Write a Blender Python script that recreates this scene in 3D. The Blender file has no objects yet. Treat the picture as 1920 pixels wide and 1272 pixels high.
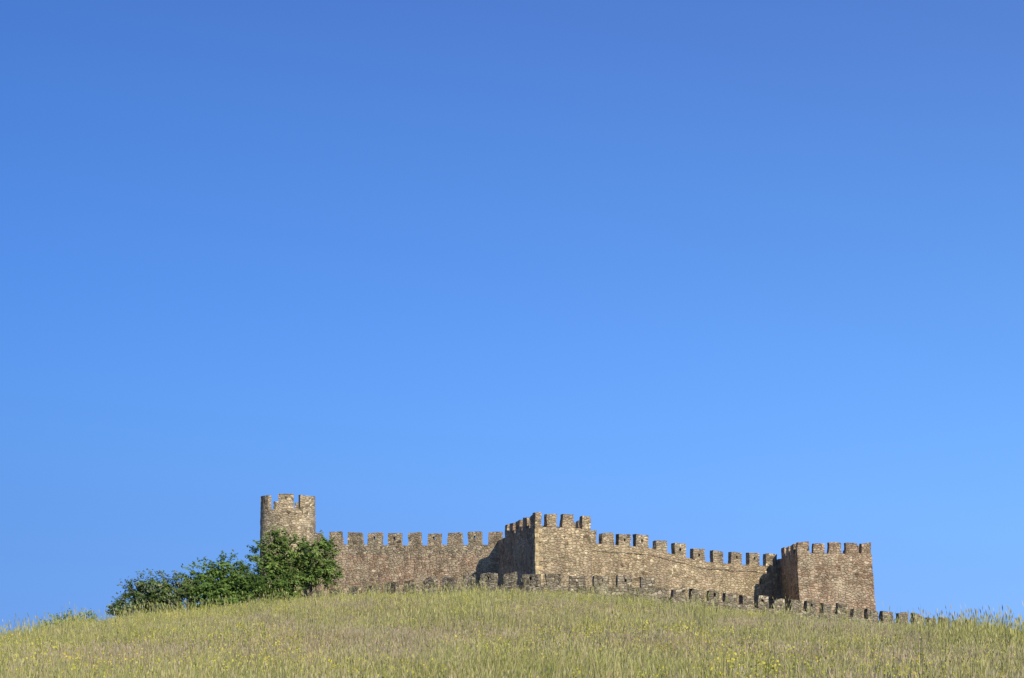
import bpy, bmesh, math, random
import numpy as np
from mathutils import Vector, noise
random.seed(7); rng=np.random.default_rng(11)
scene=bpy.context.scene
scene.view_settings.view_transform='Standard'; scene.view_settings.look='None'
scene.view_settings.exposure=0

def link(o,parent=None):
    scene.collection.objects.link(o)
    if parent: o.parent=parent
    return o
def empty(name):
    e=bpy.data.objects.new(name,None); link(e); return e

# ------------------------------------------------------------ materials
def nt(name):
    m=bpy.data.materials.new(name); m.use_nodes=True
    t=m.node_tree; t.nodes.clear()
    out=t.nodes.new('ShaderNodeOutputMaterial'); b=t.nodes.new('ShaderNodeBsdfPrincipled')
    b.inputs['Roughness'].default_value=0.9
    b.inputs['Specular IOR Level'].default_value=0.15
    t.links.new(b.outputs[0],out.inputs[0])
    return m,t,b,out
def ramp(t,fac,stops,interp='LINEAR'):
    r=t.nodes.new('ShaderNodeValToRGB'); r.color_ramp.interpolation=interp
    e=r.color_ramp.elements
    while len(e)>1: e.remove(e[-1])
    e[0].position=stops[0][0]; e[0].color=(*stops[0][1],1)
    for p,c in stops[1:]:
        x=e.new(p); x.color=(*c,1)
    t.links.new(fac,r.inputs[0]); return r.outputs[0]
def mix(t,fac,a,b,mode='MIX'):
    n=t.nodes.new('ShaderNodeMix'); n.data_type='RGBA'; n.blend_type=mode
    if isinstance(fac,float): n.inputs[0].default_value=fac
    else: t.links.new(fac,n.inputs[0])
    for i,v in ((6,a),(7,b)):
        if isinstance(v,tuple): n.inputs[i].default_value=(*v,1)
        else: t.links.new(v,n.inputs[i])
    return n.outputs[2]
def noisen(t,vec,scale,detail=4,rough=.6):
    n=t.nodes.new('ShaderNodeTexNoise'); n.inputs['Scale'].default_value=scale
    n.inputs['Detail'].default_value=detail; n.inputs['Roughness'].default_value=rough
    if vec is not None: t.links.new(vec,n.inputs['Vector'])
    return n.outputs[0]

def stone_mat(name,pal,mortar,patch,scale=(2.3,4.0),bump=1.0,patch2=None,tint=(1.06,.985,.82)):
    m,t,b,out=nt(name)
    uv=t.nodes.new('ShaderNodeUVMap'); uv.uv_map='UVMap'
    geo=t.nodes.new('ShaderNodeNewGeometry')
    nz=t.nodes.new('ShaderNodeTexNoise'); nz.inputs['Scale'].default_value=.8; nz.inputs['Detail'].default_value=3
    t.links.new(uv.outputs[0],nz.inputs['Vector'])
    add=t.nodes.new('ShaderNodeVectorMath'); add.operation='MULTIPLY_ADD'
    t.links.new(nz.outputs['Color'],add.inputs[0]); add.inputs[1].default_value=(.9,.6,0)
    t.links.new(uv.outputs[0],add.inputs[2])
    mp=t.nodes.new('ShaderNodeMapping'); mp.inputs['Scale'].default_value=(scale[0],scale[1],1)
    t.links.new(add.outputs[0],mp.inputs[0])
    v=t.nodes.new('ShaderNodeTexVoronoi'); v.voronoi_dimensions='2D'; v.inputs['Scale'].default_value=1
    v.inputs['Randomness'].default_value=.97
    v2=t.nodes.new('ShaderNodeTexVoronoi'); v2.voronoi_dimensions='2D'; v2.feature='DISTANCE_TO_EDGE'
    v2.inputs['Scale'].default_value=1; v2.inputs['Randomness'].default_value=.97
    t.links.new(mp.outputs[0],v.inputs['Vector']); t.links.new(mp.outputs[0],v2.inputs['Vector'])
    sep=t.nodes.new('ShaderNodeSeparateColor'); t.links.new(v.outputs['Color'],sep.inputs[0])
    stone=ramp(t,sep.outputs[0],pal)
    val=ramp(t,sep.outputs[1],[(0,(.34,.33,.32)),(.2,(.78,.78,.78)),(.85,(1.15,1.15,1.15)),(1,(1.5,1.5,1.5))])
    stone=mix(t,1.0,stone,val,'MULTIPLY')
    big=noisen(t,geo.outputs['Position'],.28,6,.7)
    bf=ramp(t,big,[(.42,(0,0,0)),(.58,(.5,.5,.5))])
    stone=mix(t,bf,stone,patch)
    if patch2:
        mpz=t.nodes.new('ShaderNodeMapping'); mpz.inputs['Location'].default_value=(31,7,3); t.links.new(geo.outputs['Position'],mpz.inputs[0])
        b2=noisen(t,mpz.outputs[0],.4,6,.7)
        stone=mix(t,ramp(t,b2,[(.47,(0,0,0)),(.57,(.7,.7,.7))]),stone,patch2)
    edge=ramp(t,v2.outputs['Distance'],[(0.02,(.6,.6,.6)),(.10,(0,0,0))])
    col=mix(t,edge,stone,mortar)
    fine=noisen(t,geo.outputs['Position'],4.0,7,.78)
    ff=ramp(t,fine,[(.3,(.42,.42,.42)),(.5,(1,1,1)),(.7,(1.4,1.4,1.4))])
    col=mix(t,1.0,col,ff,'MULTIPLY')
    mp2=t.nodes.new('ShaderNodeMapping'); mp2.inputs['Scale'].default_value=(.8,.3,1)
    t.links.new(uv.outputs[0],mp2.inputs[0])
    st=noisen(t,mp2.outputs[0],1.0,5,.7)
    sf=ramp(t,st,[(.35,(.64,.64,.64)),(.6,(1.1,1.1,1.1))])
    col=mix(t,1.0,col,sf,'MULTIPLY')
    col=mix(t,1.0,col,tint,'MULTIPLY')
    t.links.new(col,b.inputs['Base Color'])
    h=t.nodes.new('ShaderNodeMath'); h.operation='MULTIPLY_ADD'
    hr=ramp(t,v2.outputs['Distance'],[(0.0,(0,0,0)),(.16,(1,1,1))])
    t.links.new(fine,h.inputs[0]); h.inputs[1].default_value=1.2; t.links.new(hr,h.inputs[2])
    bp=t.nodes.new('ShaderNodeBump'); bp.inputs['Strength'].default_value=bump; bp.inputs['Distance'].default_value=.09
    t.links.new(h.outputs[0],bp.inputs['Height']); t.links.new(bp.outputs[0],b.inputs['Normal'])
    b.inputs['Roughness'].default_value=.95
    return m
M_red=stone_mat('stone_reddish',[(0,(.30,.215,.155)),(.35,(.41,.305,.225)),(.7,(.48,.385,.295)),(1,(.57,.49,.385))],(.50,.41,.315),(.45,.315,.24),patch2=(.49,.425,.325))
M_tan=stone_mat('stone_tan',[(0,(.30,.225,.155)),(.3,(.44,.355,.245)),(.7,(.55,.46,.325)),(1,(.64,.56,.415))],(.50,.42,.30),(.47,.40,.29),patch2=(.44,.35,.265))
M_grey=stone_mat('stone_grey',[(0,(.21,.175,.13)),(.4,(.37,.31,.235)),(.8,(.50,.43,.33)),(1,(.62,.55,.43))],(.41,.35,.27),(.36,.32,.25),patch2=(.45,.36,.27))
M_outer=stone_mat('stone_weathered',[(0,(.15,.13,.10)),(.4,(.30,.26,.20)),(.8,(.45,.39,.30)),(1,(.56,.50,.39))],(.33,.29,.225),(.29,.265,.20),tint=(1.03,.97,.85))
M_round=stone_mat('stone_round',[(0,(.36,.29,.21)),(.4,(.49,.41,.30)),(.8,(.59,.51,.385)),(1,(.66,.58,.455))],(.56,.48,.365),(.51,.44,.335),scale=(2.1,4.4))
M_quoin=stone_mat('stone_quoin',[(0,(.48,.38,.24)),(1,(.60,.50,.33))],(.50,.41,.28),(.54,.45,.30),scale=(.9,1.1),bump=.5)

# ------------------------------------------------------------ masonry mesh helpers
class Mesh:
    def __init__(s): s.bm=bmesh.new(); s.uv=s.bm.loops.layers.uv.new('UVMap')
    def grid(s,p00,p10,p11,p01,step=.6,mat=0,uoff=0.0):
        lu=max((p10-p00).length,(p11-p01).length); lv=max((p01-p00).length,(p11-p10).length)
        nu=max(1,round(lu/step)); nv=max(1,round(lv/step))
        P=[[None]*(nv+1) for _ in range(nu+1)]
        for i in range(nu+1):
            for j in range(nv+1):
                a=i/nu; c=j/nv
                q=(p00*(1-a)+p10*a)*(1-c)+(p01*(1-a)+p11*a)*c
                P[i][j]=(s.bm.verts.new(q),(uoff+a*lu,p00.z+c*lv))
        for i in range(nu):
            for j in range(nv):
                k=[P[i][j],P[i+1][j],P[i+1][j+1],P[i][j+1]]
                f=s.bm.faces.new([x[0] for x in k]); f.material_index=mat
                for l,x in zip(f.loops,k): l[s.uv].uv=x[1]
    def cap(s,pts,mat=0):
        f=s.bm.faces.new([s.bm.verts.new(p) for p in pts]); f.material_index=mat
        for l,p in zip(f.loops,pts): l[s.uv].uv=(p.x,p.y)
    def box(s,o,ux,uy,w,d,z0,z1,step=.45,mat=0,off=0.0,top=1.0,slump=0.0):
        def c(a,b,z,k=1.0): return Vector((o[0]+ux[0]*a*w/2*k+uy[0]*b*d/2*k,o[1]+ux[1]*a*w/2*k+uy[1]*b*d/2*k,z+(a*slump if k<1 else 0)))
        if top>=1: top=.999
        A=[c(-1,-1,z0),c(1,-1,z0),c(1,1,z0),c(-1,1,z0)]
        B=[c(-1,-1,z1,top),c(1,-1,z1,top),c(1,1,z1,top),c(-1,1,z1,top)]
        for i in range(4):
            j=(i+1)%4
            s.grid(A[i],A[j],B[j],B[i],step,mat,off+i*3.1)
        s.grid(B[0],B[1],B[2],B[3],step,mat,off)
        s.grid(A[3],A[2],A[1],A[0],step,mat,off)
    def finish(s,name,mats,parent=None,amp=.07,freq=1.1):
        bm=s.bm
        bmesh.ops.remove_doubles(bm,verts=bm.verts,dist=.004)
        for v in bm.verts:
            n=noise.noise_vector(v.co*freq)+.8*noise.noise_vector(v.co*freq*2.7)
            v.co+=n*amp
        bmesh.ops.recalc_face_normals(bm,faces=bm.faces)
        me=bpy.data.meshes.new(name); bm.to_mesh(me); bm.free()
        for m in mats: me.materials.append(m)
        o=bpy.data.objects.new(name,me); link(o,parent); return o

def merlon(M,cx,cy,ux,uy,w,d,z0,z1,mat=0,hole=False,rough=1.0):
    w*=random.uniform(1-.1*rough,1.06); z1+=random.uniform(-.13*rough,.06); off=random.uniform(0,50)
    if not hole:
        M.box((cx,cy),ux,uy,w,d,z0,z1,.34,mat,off,random.uniform(1-.1*rough,.99),random.uniform(-.07,.07)*rough)
    else:
        hw=.26; hz=z0+(z1-z0)*.52; hh=.3
        sw=(w-hw)/2
        for sgn in(-1,1):
            a=sgn*(hw/2+sw/2)
            M.box((cx+ux[0]*a,cy+ux[1]*a),ux,uy,sw,d,z0,z1,.42,mat,off+sgn*sw)
        M.box((cx,cy),ux,uy,hw,d,z0,hz,.42,mat,off)
        M.box((cx,cy),ux,uy,hw,d,hz+hh,z1,.42,mat,off)

def path_at(pts,s):
    for a,b in zip(pts[:-1],pts[1:]):
        L=math.hypot(b[0]-a[0],b[1]-a[1])
        if s<=L or b is pts[-1]:
            k=s/L; return [a[i]+(b[i]-a[i])*k for i in range(3)],((b[0]-a[0])/L,(b[1]-a[1])/L)
        s-=L
def path_len(pts): return sum(math.hypot(b[0]-a[0],b[1]-a[1]) for a,b in zip(pts[:-1],pts[1:]))

def wall_body(M,pts,thick,zb,batter=.0,mat=0,topband=0,topmat=1):
    N=len(pts); off=0
    nr=[]
    for i in range(N):
        a=pts[max(0,i-1)]; b=pts[min(N-1,i+1)]
        L=math.hypot(b[0]-a[0],b[1]-a[1]); nr.append((-(b[1]-a[1])/L,(b[0]-a[0])/L))
    for i in range(N-1):
        a,b=pts[i],pts[i+1]; na,nb=nr[i],nr[i+1]
        L=math.hypot(b[0]-a[0],b[1]-a[1])
        fa=Vector((a[0],a[1],a[2])); fb=Vector((b[0],b[1],b[2]))
        ga=Vector((a[0]-na[0]*batter,a[1]-na[1]*batter,zb)); gb=Vector((b[0]-nb[0]*batter,b[1]-nb[1]*batter,zb))
        ta=fa+Vector((na[0],na[1],0))*thick; tb=fb+Vector((nb[0],nb[1],0))*thick
        ba=Vector((ta.x,ta.y,zb)); bb=Vector((tb.x,tb.y,zb))
        if topband:
            ma=fa.lerp(ga,topband/(fa.z-zb)); mb=fb.lerp(gb,topband/(fb.z-zb))
            M.grid(ga,gb,mb,ma,.55,mat,off); M.grid(ma,mb,fb,fa,.55,topmat,off)
        else: M.grid(ga,gb,fb,fa,.55,mat,off)
        M.grid(fa,fb,tb,ta,.55,mat,off); M.grid(bb,ba,ta,tb,.7,mat,off)
        if i==0: M.grid(ba,ga,fa,ta,.6,mat,off-5)
        if i==N-2: M.grid(gb,bb,tb,fb,.6,mat,off+9)
        off+=L

castle=empty('castle')

# ---- round tower
M=Mesh(); cx,cy=-25.94,176.0; R=3.16
segs=64
zc=20.35; zt=22.1; zb=4.0
def ring(r,z,k): 
    a=2*math.pi*k/segs; return Vector((cx+r*math.cos(a),cy+r*math.sin(a),z))
for k in range(segs):
    M.grid(ring(R+.12,zb,k),ring(R+.12,zb,k+1),ring(R,zc,k+1),ring(R,zc,k),.6,0,k*2*math.pi*R/segs)
    M.grid(ring(R,zc,k),ring(R,zc,k+1),ring(R-.5,zc,k+1),ring(R-.5,zc,k),.6,0,k*2*math.pi*R/segs)
    M.grid(ring(R-.5,zc,k+1),ring(R-.5,zc,k),ring(R-.5,zc-1.2,k),ring(R-.5,zc-1.2,k+1),.6,0,0)
M.cap([ring(R-.5,zc-1.2,k) for k in range(segs)])
# merlon bearings (deg, -90 faces the meadow) and half widths
for i,(bd,hwd) in enumerate([(-86,16.0),(-38,17),(12,17),(66,15),(116,15),(170,16),(216,17)]):
    c=math.radians(bd); hw=math.radians(hwd)
    n=7; top=zt+random.uniform(-.1,.1)-(.25 if 20<bd<150 else 0)
    ro=R-.02; ri=R-.5
    def pp(r,a,z): return Vector((cx+r*math.cos(a),cy+r*math.sin(a),z))
    for j in range(n):
        a0=c-hw+2*hw*j/n; a1=c-hw+2*hw*(j+1)/n; uo=a0*R+i
        M.grid(pp(ro,a0,zc-.1),pp(ro,a1,zc-.1),pp(ro,a1,top),pp(ro,a0,top),.5,0,uo)
        M.grid(pp(ri,a1,zc-.1),pp(ri,a0,zc-.1),pp(ri,a0,top),pp(ri,a1,top),.5,0,uo)
        M.grid(pp(ro,a0,top),pp(ro,a1,top),pp(ri,a1,top),pp(ri,a0,top),.5,0,uo)
    for a,sg in((c-hw,1),(c+hw,-1)):
        M.grid(pp(ri,a,zc-.1),pp(ro,a,zc-.1),pp(ro,a,top),pp(ri,a,top),.5,0,i*2.)
M.finish('round_tower',[M_round],castle,amp=.05)

# ---- left curtain
M=Mesh()
A=[(-22.9,172.2,16.25),(-12,169.0,15.85),(.6,164.8,15.52)]
wall_body(M,A,1.8,4,.15,topband=1.1)
LA=path_len(A)
for i in range(10):
    s=.7+i*2.37
    if s>LA-1.6: break
    p,d=path_at(A,s); n=(-d[1],d[0])
    merlon(M,p[0]+n[0]*.34,p[1]+n[1]*.34,d,n,1.62,.6,p[2]-.15,p[2]+1.42,1,hole=i in(3,4,6,8))
M.finish('left_curtain_wall',[M_red,M_grey],castle)

# ---- polygonal towers
def poly_tower(name,foot,zc,zt,zb,lean,batter,mats,mer,qcorner=None,facemat=None):
    M=Mesh(); n=len(foot)
    c=(sum(p[0] for p in foot)/n,sum(p[1] for p in foot)/n)
    def low(p):
        dx,dy=p[0]-c[0],p[1]-c[1]; L=math.hypot(dx,dy)
        return Vector((p[0]+dx/L*batter+lean,p[1]+dy/L*batter,zb))
    off=0
    for i in range(n):
        a,b=foot[i],foot[(i+1)%n]
        m=facemat[i] if facemat else 0
        M.grid(low(a),low(b),Vector((b[0],b[1],zc)),Vector((a[0],a[1],zc)),.55,m,off)
        off+=math.hypot(b[0]-a[0],b[1]-a[1])
    M.cap([Vector((p[0],p[1],zc)) for p in foot])
    for (i,s,w,hole) in mer:
        a,b=foot[i],foot[(i+1)%n]; L=math.hypot(b[0]-a[0],b[1]-a[1]); d=((b[0]-a[0])/L,(b[1]-a[1])/L); nn=(-d[1],d[0])
        merlon(M,a[0]+d[0]*s+nn[0]*.34,a[1]+d[1]*s+nn[1]*.34,d,nn,w,.6,zc-.15,zt,facemat[i] if facemat else 0,hole)
    if qcorner is not None:
        p=foot[qcorner]; pr=foot[(qcorner-1)%n]; nx=foot[(qcorner+1)%n]
        z=zb+.5; k=0
        lp=low(p)
        while z<zc-.35:
            h=random.uniform(.42,.52)
            f=(z-zb)/(zc-zb); q=(lp.x*(1-f)+p[0]*f,lp.y*(1-f)+p[1]*f)
            for (t,longer) in ((nx,k%2==0),(pr,k%2==1)):
                L=math.hypot(t[0]-p[0],t[1]-p[1]); d=((t[0]-p[0])/L,(t[1]-p[1])/L)
                w=.85 if longer else .45
                nn=(-d[1],d[0]) if t is nx else (d[1],-d[0])
                M.box((q[0]+d[0]*(w/2-.06)+nn[0]*.12,q[1]+d[1]*(w/2-.06)+nn[1]*.12),d,nn,w,.36,z,z+h-.03,.5,2,k*1.7)
            z+=h; k+=1
    return M.finish(name,mats,castle)

C0=(2.26,150.0); Lc=(-.95,162.2); Rc=(7.95,153.1)
foot=[C0,Rc,(5.6,168),(-1.6,166.2),Lc]
L0=math.hypot(Rc[0]-C0[0],Rc[1]-C0[1]); L4=math.hypot(C0[0]-Lc[0],C0[1]-Lc[1])
mer=[(0,.42,.8,False),(0,1.95,1.25,False),(0,3.85,1.3,False),(0,L0-.5,.95,False)]
mer+=[(4,L4-s,w,False) for s,w in((1.25,1.5),(4.0,1.6),(6.8,1.6),(9.4,1.5),(11.6,1.1))]
mer+=[(1,s,1.4,False) for s in(1.6,4,6.4,8.8,11.2,13.5)]
poly_tower('central_tower',foot,16.0,17.3,4,.25,.25,[M_tan,M_red,M_quoin],mer,qcorner=0,facemat=[0,0,0,1,1])

C0=(30.0,160.0); Lc=(29.55,167.4); Rc=(38.15,161.2)
foot=[C0,Rc,(37.6,170.5),(29.3,170.0),Lc]
L0=math.hypot(Rc[0]-C0[0],Rc[1]-C0[1])
mer=[(0,.7,1.4,False),(0,2.45,1.35,False),(0,4.2,1.35,False),(0,6.0,1.35,False),(0,L0-.6,1.2,False)]
mer+=[(4,.9,1.4,False),(4,3.0,1.4,False),(4,5.1,1.3,False)]
mer+=[(1,s,1.4,False) for s in(1.6,3.8,6,8.2)]
poly_tower('right_tower',foot,14.2,15.35,2,.75,.15,[M_red,M_grey],mer,facemat=[0,0,0,0,0])

# ---- right curtain
M=Mesh()
mx=[9.87,11.7,13.6,15.74,17.84,20.0,22.2,24.4,26.5,28.6]; mz=[15.99,16.0,16.0,15.57,15.24,14.8,14.8,14.8,14.8,14.8]
yf=lambda x:155+(x-8)*.596
prof=[(8.0,14.75),(12.6,14.65),(14.6,14.6),(16.8,14.15),(18.9,13.75),(21,13.45),(25,13.4),(30.0,13.4)]
B=[(x,yf(x),z) for x,z in prof]
wall_body(M,B,1.8,3,.2)
d=(1/math.hypot(1,.596),.596/math.hypot(1,.596)); n=(-d[1],d[0])
for i,(x,z) in enumerate(zip([8.25]+mx,[16.0]+mz)):
    merlon(M,x+n[0]*.34,yf(x)+n[1]*.34,d,n,1.0 if i==0 else 1.5,.6,z-1.65,z,1,hole=i in(2,3,5,6,8,9))
for (a,b) in zip(B[:-1],B[1:]):
    La=math.hypot(b[0]-a[0],b[1]-a[1])
    dd=((b[0]-a[0])/La,(b[1]-a[1])/La); n2=(-dd[1],dd[0])
    pa=Vector((a[0]-n2[0]*.09,a[1]-n2[1]*.09,a[2]-.75)); pb=Vector((b[0]-n2[0]*.09,b[1]-n2[1]*.09,b[2]-.75))
    up=Vector((0,0,.14)); inn=Vector((n2[0],n2[1],0))*.2
    M.grid(pa,pb,pb+up,pa+up,.5,1,a[0]); M.grid(pa+up,pb+up,pb+up+inn,pa+up+inn,.5,1,a[0]); M.grid(pa+inn,pb+inn,pb,pa,.5,1,a[0])
M.finish('right_curtain_wall',[M_tan,M_grey],castle)

# ---- low outer wall
def low_wall(name,pts,sp,w,holes,parent,start=.7):
    M=Mesh(); P=[(x,y,z-1.15) for x,y,z in pts]
    wall_body(M,P,.9,1.0,.1)
    L=path_len(P); s=start; i=0
    while s<L-.4:
        p,d=path_at(P,s); n=(-d[1],d[0])
        merlon(M,p[0]+n[0]*.32,p[1]+n[1]*.32,d,n,w,.55,p[2]-.15,p[2]+1.15,0,hole=(i in holes),rough=2.0)
        s+=sp; i+=1
    return M.finish(name,[M_outer],parent,amp=.10)
ow=empty('outer_wall')
low_wall('wall_section_west',[(-19.9,150.4,9.8),(-12.3,146,10.1),(-8.06,143.5,10.35),(-5.48,142,10.46),(-2.96,140.5,10.6),(1.94,138,10.5),(7.78,138.5,10.35),(14.4,139.6,10.3)],2.19,1.5,(9,11,12,13,14,15),ow)
low_wall('wall_section_east',[(14.9,141,9.55),(20.07,143,9.18),(23.9,145,8.75),(27.2,146.5,8.64),(31.5,148.5,8.34),(36.6,151,7.8),(41.3,153,7.4),(46.5,156,6.95),(53.5,159.5,6.2)],1.86,1.35,(2,5,8),ow)

# ------------------------------------------------------------ terrain
yk=np.array([-300,0,35,60,80,100,120,140,180,260,500,3000.])
xk=np.array([-2500,-200,-100,-60,-40,-20,0,20,40,60,100,200,2500.])
T=np.array([
[-2.5]*13,
[-1.6]*13,
[-3,-2,-1.5,-1.1,-.7,-.3,-.1,-.1,-.2,-.5,-1,-2,-3],
[-3,-2,-1.3,-.6,.1,1.0,1.95,1.15,.6,.1,-.6,-2,-3],
[-3,-2,-1.3,-.5,.5,2.6,3.9,2.3,1.0,.3,-.5,-2,-3],
[-3,-2,-1.2,0,1.4,4.3,5.35,3.5,1.5,.7,-.3,-2,-3],
[-3,-2,-.9,.8,2.7,5.4,6.2,4.6,2.1,.9,0,-2,-3],
[-3,-2,-.5,1.7,3.9,6.3,6.6,5.2,2.6,1.3,.1,-2,-3],
[-3,-2,0,1.5,4.2,6.7,7.0,6.0,3.6,2.0,.2,-2,-3],
[-3.5,-3,-1,0,1.5,3,4,3.5,2.5,1,-1,-3,-3.5],
[-4]*13,
[-4]*13])
def H(x,y):
    x=np.atleast_1d(np.asarray(x,float)); y=np.atleast_1d(np.asarray(y,float))
    def herm(f0,f1,m0,m1,t,h):
        t2=t*t;t3=t2*t
        return (2*t3-3*t2+1)*f0+(t3-2*t2+t)*h*m0+(-2*t3+3*t2)*f1+(t3-t2)*h*m1
    mx_=np.gradient(T,xk,axis=1)
    i=np.clip(np.searchsorted(xk,x)-1,0,len(xk)-2); t=(x-xk[i])/(xk[i+1]-xk[i]); h=xk[i+1]-xk[i]
    cols=herm(T[:,i],T[:,i+1],mx_[:,i],mx_[:,i+1],t,h)
    my_=np.gradient(cols,yk,axis=0)
    j=np.clip(np.searchsorted(yk,y)-1,0,len(yk)-2); s=(y-yk[j])/(yk[j+1]-yk[j]); k=yk[j+1]-yk[j]
    n=np.arange(len(x))
    z=herm(cols[j,n],cols[j+1,n],my_[j,n],my_[j+1,n],s,k)
    z+=.10*np.sin(x*.43+1.3*np.sin(y*.21))+.08*np.sin(y*.5+x*.3+2)+.05*np.sin(x*1.3+y*.9)
    return z
gx=np.concatenate([-np.geomspace(2500,75,18),np.arange(-72,73,1.5),np.geomspace(75,2500,18)])
gy=np.concatenate([[-300,-150,-80,-40,-20],np.arange(-8,200,1.5),np.geomspace(203,3000,25)])
X,Y=np.meshgrid(gx,gy); Z=H(X.ravel(),Y.ravel())
V=np.stack([X.ravel(),Y.ravel(),Z],1); nx_,ny_=len(gx),len(gy)
F=[(j*nx_+i,j*nx_+i+1,(j+1)*nx_+i+1,(j+1)*nx_+i) for j in range(ny_-1) for i in range(nx_-1)]
me=bpy.data.meshes.new('grassy_hill'); me.from_pydata(V.tolist(),[],F); me.shade_smooth()
hill=bpy.data.objects.new('grassy_hill',me); link(hill)
m,t,b,out=nt('dry_meadow_soil')
geo=t.nodes.new('ShaderNodeNewGeometry')
c1=ramp(t,noisen(t,geo.outputs['Position'],.12,5,.6),[(.35,(.27,.23,.09)),(.5,(.21,.21,.08)),(.65,(.29,.24,.11))])
c2=ramp(t,noisen(t,geo.outputs['Position'],3,6,.7),[(.3,(.6,.6,.6)),(.7,(1.2,1.2,1.2))])
t.links.new(mix(t,1.0,c1,c2,'MULTIPLY'),b.inputs['Base Color'])
me.materials.append(m)

# ------------------------------------------------------------ grass
def blade_mat(name,transl=.25):
    m,t,b,out=nt(name)
    at=t.nodes.new('ShaderNodeAttribute'); at.attribute_name='Col'
    oi=t.nodes.new('ShaderNodeObjectInfo')
    var=ramp(t,oi.outputs['Random'],[(0,(.72,.75,.68)),(.5,(1,1,1)),(1,(1.25,1.16,1.15))])
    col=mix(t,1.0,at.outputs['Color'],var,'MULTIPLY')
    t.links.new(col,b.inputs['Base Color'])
    tr=t.nodes.new('ShaderNodeBsdfTranslucent'); t.links.new(col,tr.inputs[0])
    ms=t.nodes.new('ShaderNodeMixShader'); ms.inputs[0].default_value=transl
    t.links.new(b.outputs[0],ms.inputs[1]); t.links.new(tr.outputs[0],ms.inputs[2]); t.links.new(ms.outputs[0],out.inputs[0])
    return m
M_blade=blade_mat('grass_blades')
M_leaf=blade_mat('leaves',.3)

def clump(name,n,rad,hmin,hmax,wid,pal,lean,head=0.0,headcol=None,headsize=(.02,.08)):
    vs=[];fs=[];cs=[]
    def quadstrip(pts,ws,ang,cols):
        dx,dy=math.cos(ang),math.sin(ang); base=len(vs)
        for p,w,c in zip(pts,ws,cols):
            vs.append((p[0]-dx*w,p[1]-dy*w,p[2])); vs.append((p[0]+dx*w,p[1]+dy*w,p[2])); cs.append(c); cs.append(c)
        for k in range(len(pts)-1):
            a=base+2*k; fs.append((a,a+1,a+3,a+2))
    for _ in range(n):
        r=rad*math.sqrt(random.random()); a=random.uniform(0,6.28)
        x,y=r*math.cos(a),r*math.sin(a); h=random.uniform(hmin,hmax)*random.uniform(.75,1)
        la=random.uniform(0,6.28); l=abs(random.gauss(0,lean))*h
        c=random.choice(pal); k=random.uniform(.75,1.25); c=(c[0]*k,c[1]*k,c[2]*k)
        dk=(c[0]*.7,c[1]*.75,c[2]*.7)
        w=wid*random.uniform(.6,1.3)
        p0=(x,y,-.08); p1=(x+math.cos(la)*l*.3,y+math.sin(la)*l*.3,h*.55); p2=(x+math.cos(la)*l,y+math.sin(la)*l,h)
        ang=random.uniform(-1.2,1.2) if random.random()<.8 else random.uniform(0,3.14)
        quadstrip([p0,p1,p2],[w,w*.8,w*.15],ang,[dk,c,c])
        if random.random()<head:
            hc=random.choice(headcol); s0,s1=headsize
            if headsize[0]<.03:
                hw=random.uniform(s0,s0*1.6)/2
                d=(p2[0]-p1[0],p2[1]-p1[1],p2[2]-p1[2]); L=math.sqrt(sum(q*q for q in d)); e=[q/L*s1 for q in d]
                quadstrip([p2,(p2[0]+e[0]*.5,p2[1]+e[1]*.5,p2[2]+e[2]*.5),(p2[0]+e[0],p2[1]+e[1],p2[2]+e[2])],[hw*.3,hw,hw*.1],ang,[hc]*3)
            else:
                for _k in range(random.randint(4,9)):
                    q=(p2[0]+random.gauss(0,.08),p2[1]+random.gauss(0,.08),p2[2]-random.uniform(0,.3))
                    s=random.uniform(.008,.017)
                    quadstrip([q,(q[0],q[1]+random.uniform(-s,s),q[2]+2*s)],[s,s],random.uniform(0,3.14),[hc]*2)
    me=bpy.data.meshes.new(name); me.from_pydata(vs,[],fs)
    ca=me.color_attributes.new('Col','FLOAT_COLOR','POINT')
    ca.data.foreach_set('color',np.array([(*c,1) for c in cs],dtype=np.float32).ravel())
    me.materials.append(M_blade)
    return bpy.data.objects.new(name,me)
straw=[(.53,.42,.22),(.46,.36,.185),(.58,.47,.28),(.36,.28,.155),(.49,.42,.20)]
green=[(.27,.30,.075),(.36,.37,.11),(.22,.25,.06),(.44,.43,.15),(.40,.40,.12)]
def coll(name,objs):
    c=bpy.data.collections.new(name)
    for o in objs: c.objects.link(o)
    return c
C_dry=coll('dry_grass_clumps',[clump('dry_grass_clump',85,.6,.3,.8,.0055,straw+green[3:5],.22,.5,[(.47,.38,.24),(.39,.31,.20),(.51,.44,.29)],(.014,.10)) for _ in range(8)])
C_green=coll('green_grass_clumps',[clump('green_grass_clump',80,.6,.35,.9,.0055,green+[straw[0],straw[4]],.2,.4,[(.48,.45,.18),(.42,.42,.15),(.46,.39,.22)],(.013,.10)) for _ in range(8)])
C_flow=coll('wildflower_clumps',[clump('wildflower_clump',7,.5,.6,1.15,.007,green[:4],.15,.92,[(.68,.58,.06),(.61,.56,.09),(.57,.54,.13)],(.05,.05)) for _ in range(6)])
C_tall=coll('tall_grass_clumps',[clump('tall_grass_clump',20,.5,.5,1.5,.0085,green+[straw[0]],.16,.7,[(.50,.46,.20),(.44,.42,.13)],(.024,.16)) for _ in range(6)])

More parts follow.
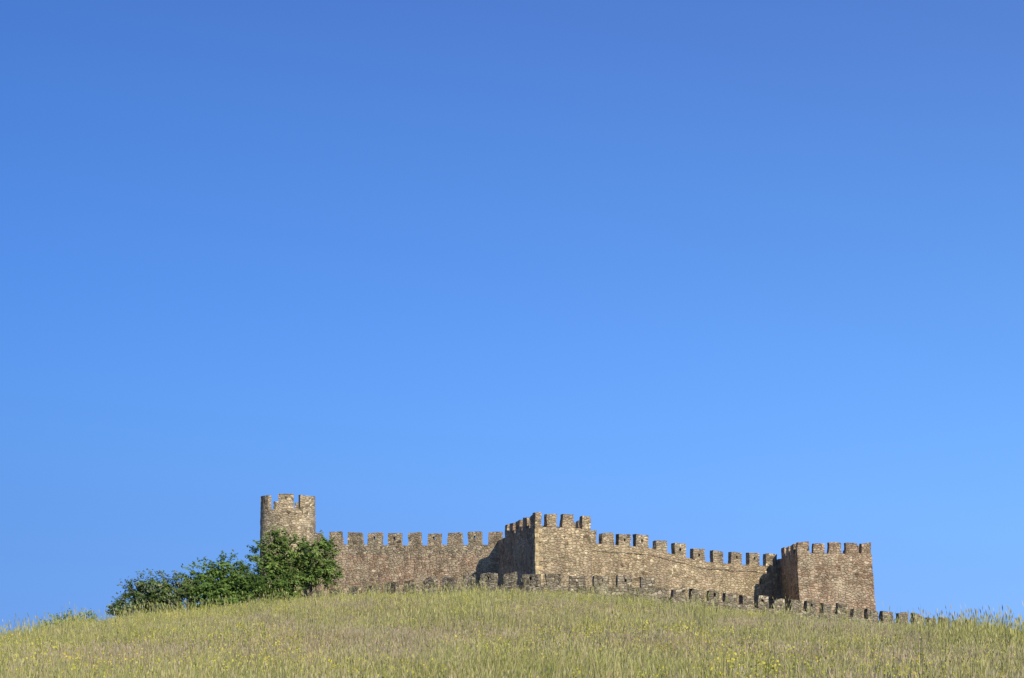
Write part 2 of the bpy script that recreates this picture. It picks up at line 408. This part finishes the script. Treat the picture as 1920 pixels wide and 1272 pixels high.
def scatter(name,pts,col,smin,smax):
    me=bpy.data.meshes.new(name); me.from_pydata(pts.tolist(),[],[])
    o=bpy.data.objects.new(name,me); link(o)
    ng=bpy.data.node_groups.new(name+'_nodes','GeometryNodeTree')
    ng.interface.new_socket('Geometry',in_out='INPUT',socket_type='NodeSocketGeometry')
    ng.interface.new_socket('Geometry',in_out='OUTPUT',socket_type='NodeSocketGeometry')
    N=ng.nodes; gi=N.new('NodeGroupInput'); go=N.new('NodeGroupOutput')
    mp=N.new('GeometryNodeMeshToPoints'); ip=N.new('GeometryNodeInstanceOnPoints'); ci=N.new('GeometryNodeCollectionInfo')
    ci.inputs['Collection'].default_value=col; ci.inputs['Separate Children'].default_value=True; ci.inputs['Reset Children'].default_value=True
    ip.inputs['Pick Instance'].default_value=True
    rr=N.new('FunctionNodeRandomValue'); rr.data_type='FLOAT_VECTOR'
    rr.inputs[0].default_value=(-.06,-.06,-.5); rr.inputs[1].default_value=(.06,.06,.5)
    rs=N.new('FunctionNodeRandomValue'); rs.data_type='FLOAT'
    rs.inputs[2].default_value=smin; rs.inputs[3].default_value=smax; rs.inputs['Seed'].default_value=5
    ri=N.new('FunctionNodeRandomValue'); ri.data_type='INT'; ri.inputs[4].default_value=0; ri.inputs[5].default_value=len(col.objects)-1; ri.inputs['Seed'].default_value=9
    Lk=ng.links.new
    Lk(gi.outputs[0],mp.inputs[0]); Lk(mp.outputs[0],ip.inputs['Points']); Lk(ci.outputs[0],ip.inputs['Instance'])
    Lk(rr.outputs[0],ip.inputs['Rotation']); Lk(rs.outputs[1],ip.inputs['Scale']); Lk(ri.outputs[2],ip.inputs['Instance Index'])
    Lk(ip.outputs[0],go.inputs[0])
    md=o.modifiers.new('scatter','NODES'); md.node_group=ng
    return o
N0=34000
y=np.sqrt(rng.uniform(22**2,150**2,N0)); x=rng.uniform(-1,1,N0)*(.37*y+10)
def fbm(x,y,s,seed):
    return np.array([noise.fractal(Vector((a*s+seed,b*s,seed)),1.0,2.0,4) for a,b in zip(x,y)])
g=1.3*fbm(x,y,.07,3.0)+.35*fbm(x,y,.4,9.)
bias=np.interp(y,[22,38,50,62,80,90,110,150],[.15,.05,-.18,-.38,-.22,.2,.45,.45])+np.clip((np.abs(x-2)-13)/16,0,.6)
isg=(g+bias+rng.normal(0,.18,N0))>.0
z=H(x,y)
P=np.stack([x,y,z],1)
scatter('dry_grass',P[~isg],C_dry,.75,1.2)
scatter('green_grass',P[isg],C_green,.7,1.25)
N1=6500
y=np.sqrt(rng.uniform(24**2,112**2,N1)); x=rng.uniform(-1,1,N1)*(.37*y+8)
f=fbm(x,y,.11,21.)+np.interp(y,[24,50,70,90,110],[.14,.06,-.2,.03,.1])-x*.012
k=f>.0
scatter('yellow_wildflowers',np.stack([x,y,H(x,y)],1)[k],C_flow,.7,1.2)
N2=4600
y=rng.uniform(50,112,N2); x=rng.uniform(-1,1,N2)*(.37*y+8)
f=fbm(x,y,.15,40.)+np.where(x/y>.28,.55,-.08)+np.clip((-x-25)/14,0,.6)-np.where((x/y>.14)&(x/y<.27),.35,0)
k=f>.0
ya=rng.uniform(48,88,1500); xa=rng.uniform(14,40,1500); ka=(fbm(xa,ya,.2,60.)+np.clip((xa/ya-.30)*9,-2,.4))>-.1
x=np.concatenate([x[k],xa[ka]]); y=np.concatenate([y[k],ya[ka]])
scatter('tall_grass',np.stack([x,y,H(x,y)],1),C_tall,.55,1.4)

# ------------------------------------------------------------ bushes / tree
m_bark,t,b,out=nt('bark')
geo=t.nodes.new('ShaderNodeNewGeometry')
t.links.new(ramp(t,noisen(t,geo.outputs['Position'],6),[(.3,(.07,.05,.035)),(.7,(.18,.14,.10))]),b.inputs['Base Color'])
def foliage(name,blobs,leafsize,cols,dens,trunks,spray=0):
    vs=[];fs=[];mi=[];cc=[]
    def leaf(p,nrm,s,c,asp=1.6):
        n=Vector(nrm).normalized(); a=n.orthogonal().normalized()
        th=random.uniform(0,6.28); bb=n.cross(a); u=a*math.cos(th)+bb*math.sin(th); v=n.cross(u)
        b0=len(vs); u*=s*asp*.5; v*=s*.5
        for q in (p-u,p+v*.9,p+u,p-v*.9): vs.append(tuple(q)); cc.append(c)
        fs.append((b0,b0+1,b0+2,b0+3)); mi.append(0)
    for (bx,by,bz,r) in blobs:
        c0=Vector((bx,by,bz)); nsub=int(26*r*r*dens)+8
        for _ in range(nsub):
            d=Vector((random.gauss(0,1),random.gauss(0,1),random.gauss(0,1))).normalized()
            rr=r*random.choice((random.uniform(.75,1.15),random.uniform(.3,.9)))
            c=c0+Vector((d.x*rr,d.y*rr,d.z*rr*.9)); sr=random.uniform(.18,.42)
            base=random.choice(cols); br=random.uniform(.5,1.35)
            for _k in range(int(24*random.uniform(.6,1.4))):
                o=Vector((random.gauss(0,1),random.gauss(0,1),random.gauss(0,.7)))*sr*.55
                kk=br*random.uniform(.7,1.3)
                nn=d*.9+Vector((random.gauss(.2,.5),random.gauss(-.35,.5),random.gauss(.5,.5)))
                leaf(c+o,nn,leafsize*random.uniform(.6,1.3),(base[0]*kk,base[1]*kk,base[2]*kk))
        for _ in range(int(spray*r*r)):
            d=Vector((random.gauss(0,1),random.gauss(0,1),abs(random.gauss(0,1))-.2)).normalized()
            ln=random.uniform(.3,.85); base=random.choice(cols)
            for q in range(9):
                p=c0+d*(r*.95+ln*q/8)+Vector((0,0,-.12*(q/8)**2))+Vector((random.gauss(0,.05),random.gauss(0,.05),random.gauss(0,.05)))
                leaf(p,(random.gauss(.2,.5),random.gauss(-.4,.5),1),leafsize*random.uniform(.7,1.2),base,2.0)
    def limb(p,q,r0,r1,n=6,seg=4):
        p=Vector(p);q=Vector(q);d=(q-p).normalized();a=d.orthogonal().normalized();bb=d.cross(a); prev=None
        for s in range(seg+1):
            f=s/seg; c=p.lerp(q,f)+(Vector((random.uniform(-.12,.12),random.uniform(-.12,.12),0)) if 0<s<seg else Vector()); rad=r0+(r1-r0)*f
            ring=[]
            for k in range(n):
                th=6.283*k/n; vs.append(tuple(c+(a*math.cos(th)+bb*math.sin(th))*rad)); cc.append((.1,.08,.05)); ring.append(len(vs)-1)
            if prev:
                for k in range(n): fs.append((prev[k],prev[(k+1)%n],ring[(k+1)%n],ring[k])); mi.append(1)
            prev=ring
    for (tx,ty,rad,targets) in trunks:
        gz=float(H(tx,ty)[0])
        fork=Vector((tx+random.uniform(-.2,.2),ty,gz+1.6))
        limb((tx,ty,gz-.3),fork,rad,rad*.75)
        for ti in targets:
            bx,by,bz,r=blobs[ti]; limb(fork,(bx,by,bz),rad*.6,.03)
            for _ in range(4):
                limb((bx,by,bz),(bx+random.uniform(-r,r)*.9,by+random.uniform(-r,r)*.6,bz+random.uniform(0,r)),.035,.01,4,2)
    me=bpy.data.meshes.new(name); me.from_pydata(vs,[],fs)
    ca=me.color_attributes.new('Col','FLOAT_COLOR','POINT')
    ca.data.foreach_set('color',np.array([(*c,1) for c in cc],dtype=np.float32).ravel())
    me.materials.append(M_leaf); me.materials.append(m_bark)
    me.polygons.foreach_set('material_index',np.array(mi,dtype=np.int32))
    o=bpy.data.objects.new(name,me); link(o); return o
dark=[(.10,.15,.04),(.13,.185,.055),(.08,.12,.035),(.20,.24,.12)]
mid=[(.14,.22,.045),(.18,.27,.06),(.10,.165,.035)]
brt=[(.17,.25,.055),(.22,.30,.075),(.13,.20,.045),(.08,.13,.03)]
foliage('olive_bush',[(-30.9,120,6.2,.9),(-29.5,120.5,7.5,1.3),(-27.8,120,7.8,1.45),(-26.1,120.6,7.9,1.4),(-29.9,119,5.9,1.4),(-27.4,118.7,6.2,1.6),(-25.6,118.8,6.4,1.5),(-28.6,122,7,1.5),(-26.5,118.5,5.2,1.3)],.14,dark,1.2,[(-29.5,120,.12,(0,1)),(-27.5,120,.14,(2,3))],6)
foliage('leafy_bush',[(-24.6,121,8.5,1.5),(-22.9,121.5,9.0,1.5),(-21.5,121,8.2,1.6),(-23.8,119.5,6.9,1.7),(-21.8,119.3,6.7,1.7),(-23,123,8,1.5),(-23,118.8,5.8,1.3)],.16,mid,1.1,[(-23.5,120.5,.14,(0,1)),(-21.8,120.5,.12,(2,))],14)
foliage('low_bush',[(-19.8,120.2,8.0,1.5),(-17.9,120,7.7,1.3),(-19.6,119,6.7,1.5),(-17.4,119.3,6.7,1.2)],.15,mid,1.1,[(-19.5,120.5,.1,(0,1))],10)
foliage('tree_of_heaven',[(-19.9,122,10.5,1.0),(-18.8,122.3,11.8,.8),(-17.5,122,10.6,1.35),(-15.7,122,10.2,1.3),(-14.9,121.8,11.4,.6),(-14.8,122,9.1,.9),(-16.3,121.5,8.8,1.05),(-19.2,121.6,9.4,1.2),(-17.6,121.4,9.1,1.1)],.16,brt,.75,[(-17.8,122,.17,(0,1,2,7,8)),(-16.0,121.9,.12,(3,4,5,6))],40)
foliage('low_shrub',[(-34.6,116,4.9,.6),(-33.4,116,5.2,.7),(-32.3,116,5.1,.6),(-35.6,116,4.6,.5),(-33.6,116,4.3,.9),(-32.2,116,4.3,.8)],.12,brt,1.0,[(-33.6,116,.05,(0,1,2))],10)

# ------------------------------------------------------------ light and sky
sd=Vector((.62,-1,.72)).normalized()   # direction to the sun
sun=bpy.data.lights.new('sun','SUN'); sun.energy=4.9; sun.angle=math.radians(.5); sun.color=(1,.93,.80)
so=bpy.data.objects.new('sun',sun); link(so); so.rotation_euler=sd.to_track_quat('Z','Y').to_euler()
w=bpy.data.worlds.new('World'); scene.world=w; w.use_nodes=True
t=w.node_tree; bg=t.nodes['Background']
sk=t.nodes.new('ShaderNodeTexSky'); sk.sky_type='NISHITA'; sk.sun_disc=False
sk.sun_elevation=math.asin(sd.z); sk.sun_rotation=math.atan2(sd.x,sd.y)
sk.altitude=800; sk.air_density=1.0; sk.dust_density=.15; sk.ozone_density=2.5
def vscale(src,k):
    n=t.nodes.new('ShaderNodeVectorMath'); n.operation='SCALE'; n.inputs['Scale'].default_value=k
    t.links.new(src,n.inputs[0]); return n.outputs[0]
cv=t.nodes.new('ShaderNodeRGBCurve')
maps=[[(0,0),(.12,.070),(.20,.102),(.40,.160),(.6,.185),(1,.21)],
      [(0,0),(.23,.192),(.35,.29),(.65,.41),(.83,.42),(1,.43)],
      [(0,0),(.20,.33),(.42,.60),(.60,.80),(.82,.96),(1,.97)]]
for c,pts in zip(cv.mapping.curves[:3],maps):
    c.points[0].location=pts[0]; c.points[-1].location=pts[-1]
    for p in pts[1:-1]: c.points.new(*p)
cv.mapping.update()
t.links.new(vscale(sk.outputs[0],.12),cv.inputs['Color'])
tc=t.nodes.new('ShaderNodeTexCoord'); sx=t.nodes.new('ShaderNodeSeparateXYZ'); t.links.new(tc.outputs['Generated'],sx.inputs[0])
mr=t.nodes.new('ShaderNodeMapRange'); mr.inputs[1].default_value=-.4; mr.inputs[2].default_value=.4; t.links.new(sx.outputs[0],mr.inputs[0])
hz=ramp(t,mr.outputs[0],[(0,(.70,.78,.85)),(.5,(1,1,1)),(1,(1.30,1.22,1.12))])
t.links.new(vscale(mix(t,1.0,cv.outputs[0],hz,'MULTIPLY'),1/.12),bg.inputs[0]); bg.inputs[1].default_value=.12

# ------------------------------------------------------------ camera
cam=bpy.data.cameras.new('camera'); co=bpy.data.objects.new('camera',cam); link(co)
cam.sensor_width=36; cam.lens=53.44; cam.shift_y=.3406; cam.clip_end=8000
co.location=(0,0,0); co.rotation_euler=(math.radians(90),0,0)
scene.camera=co
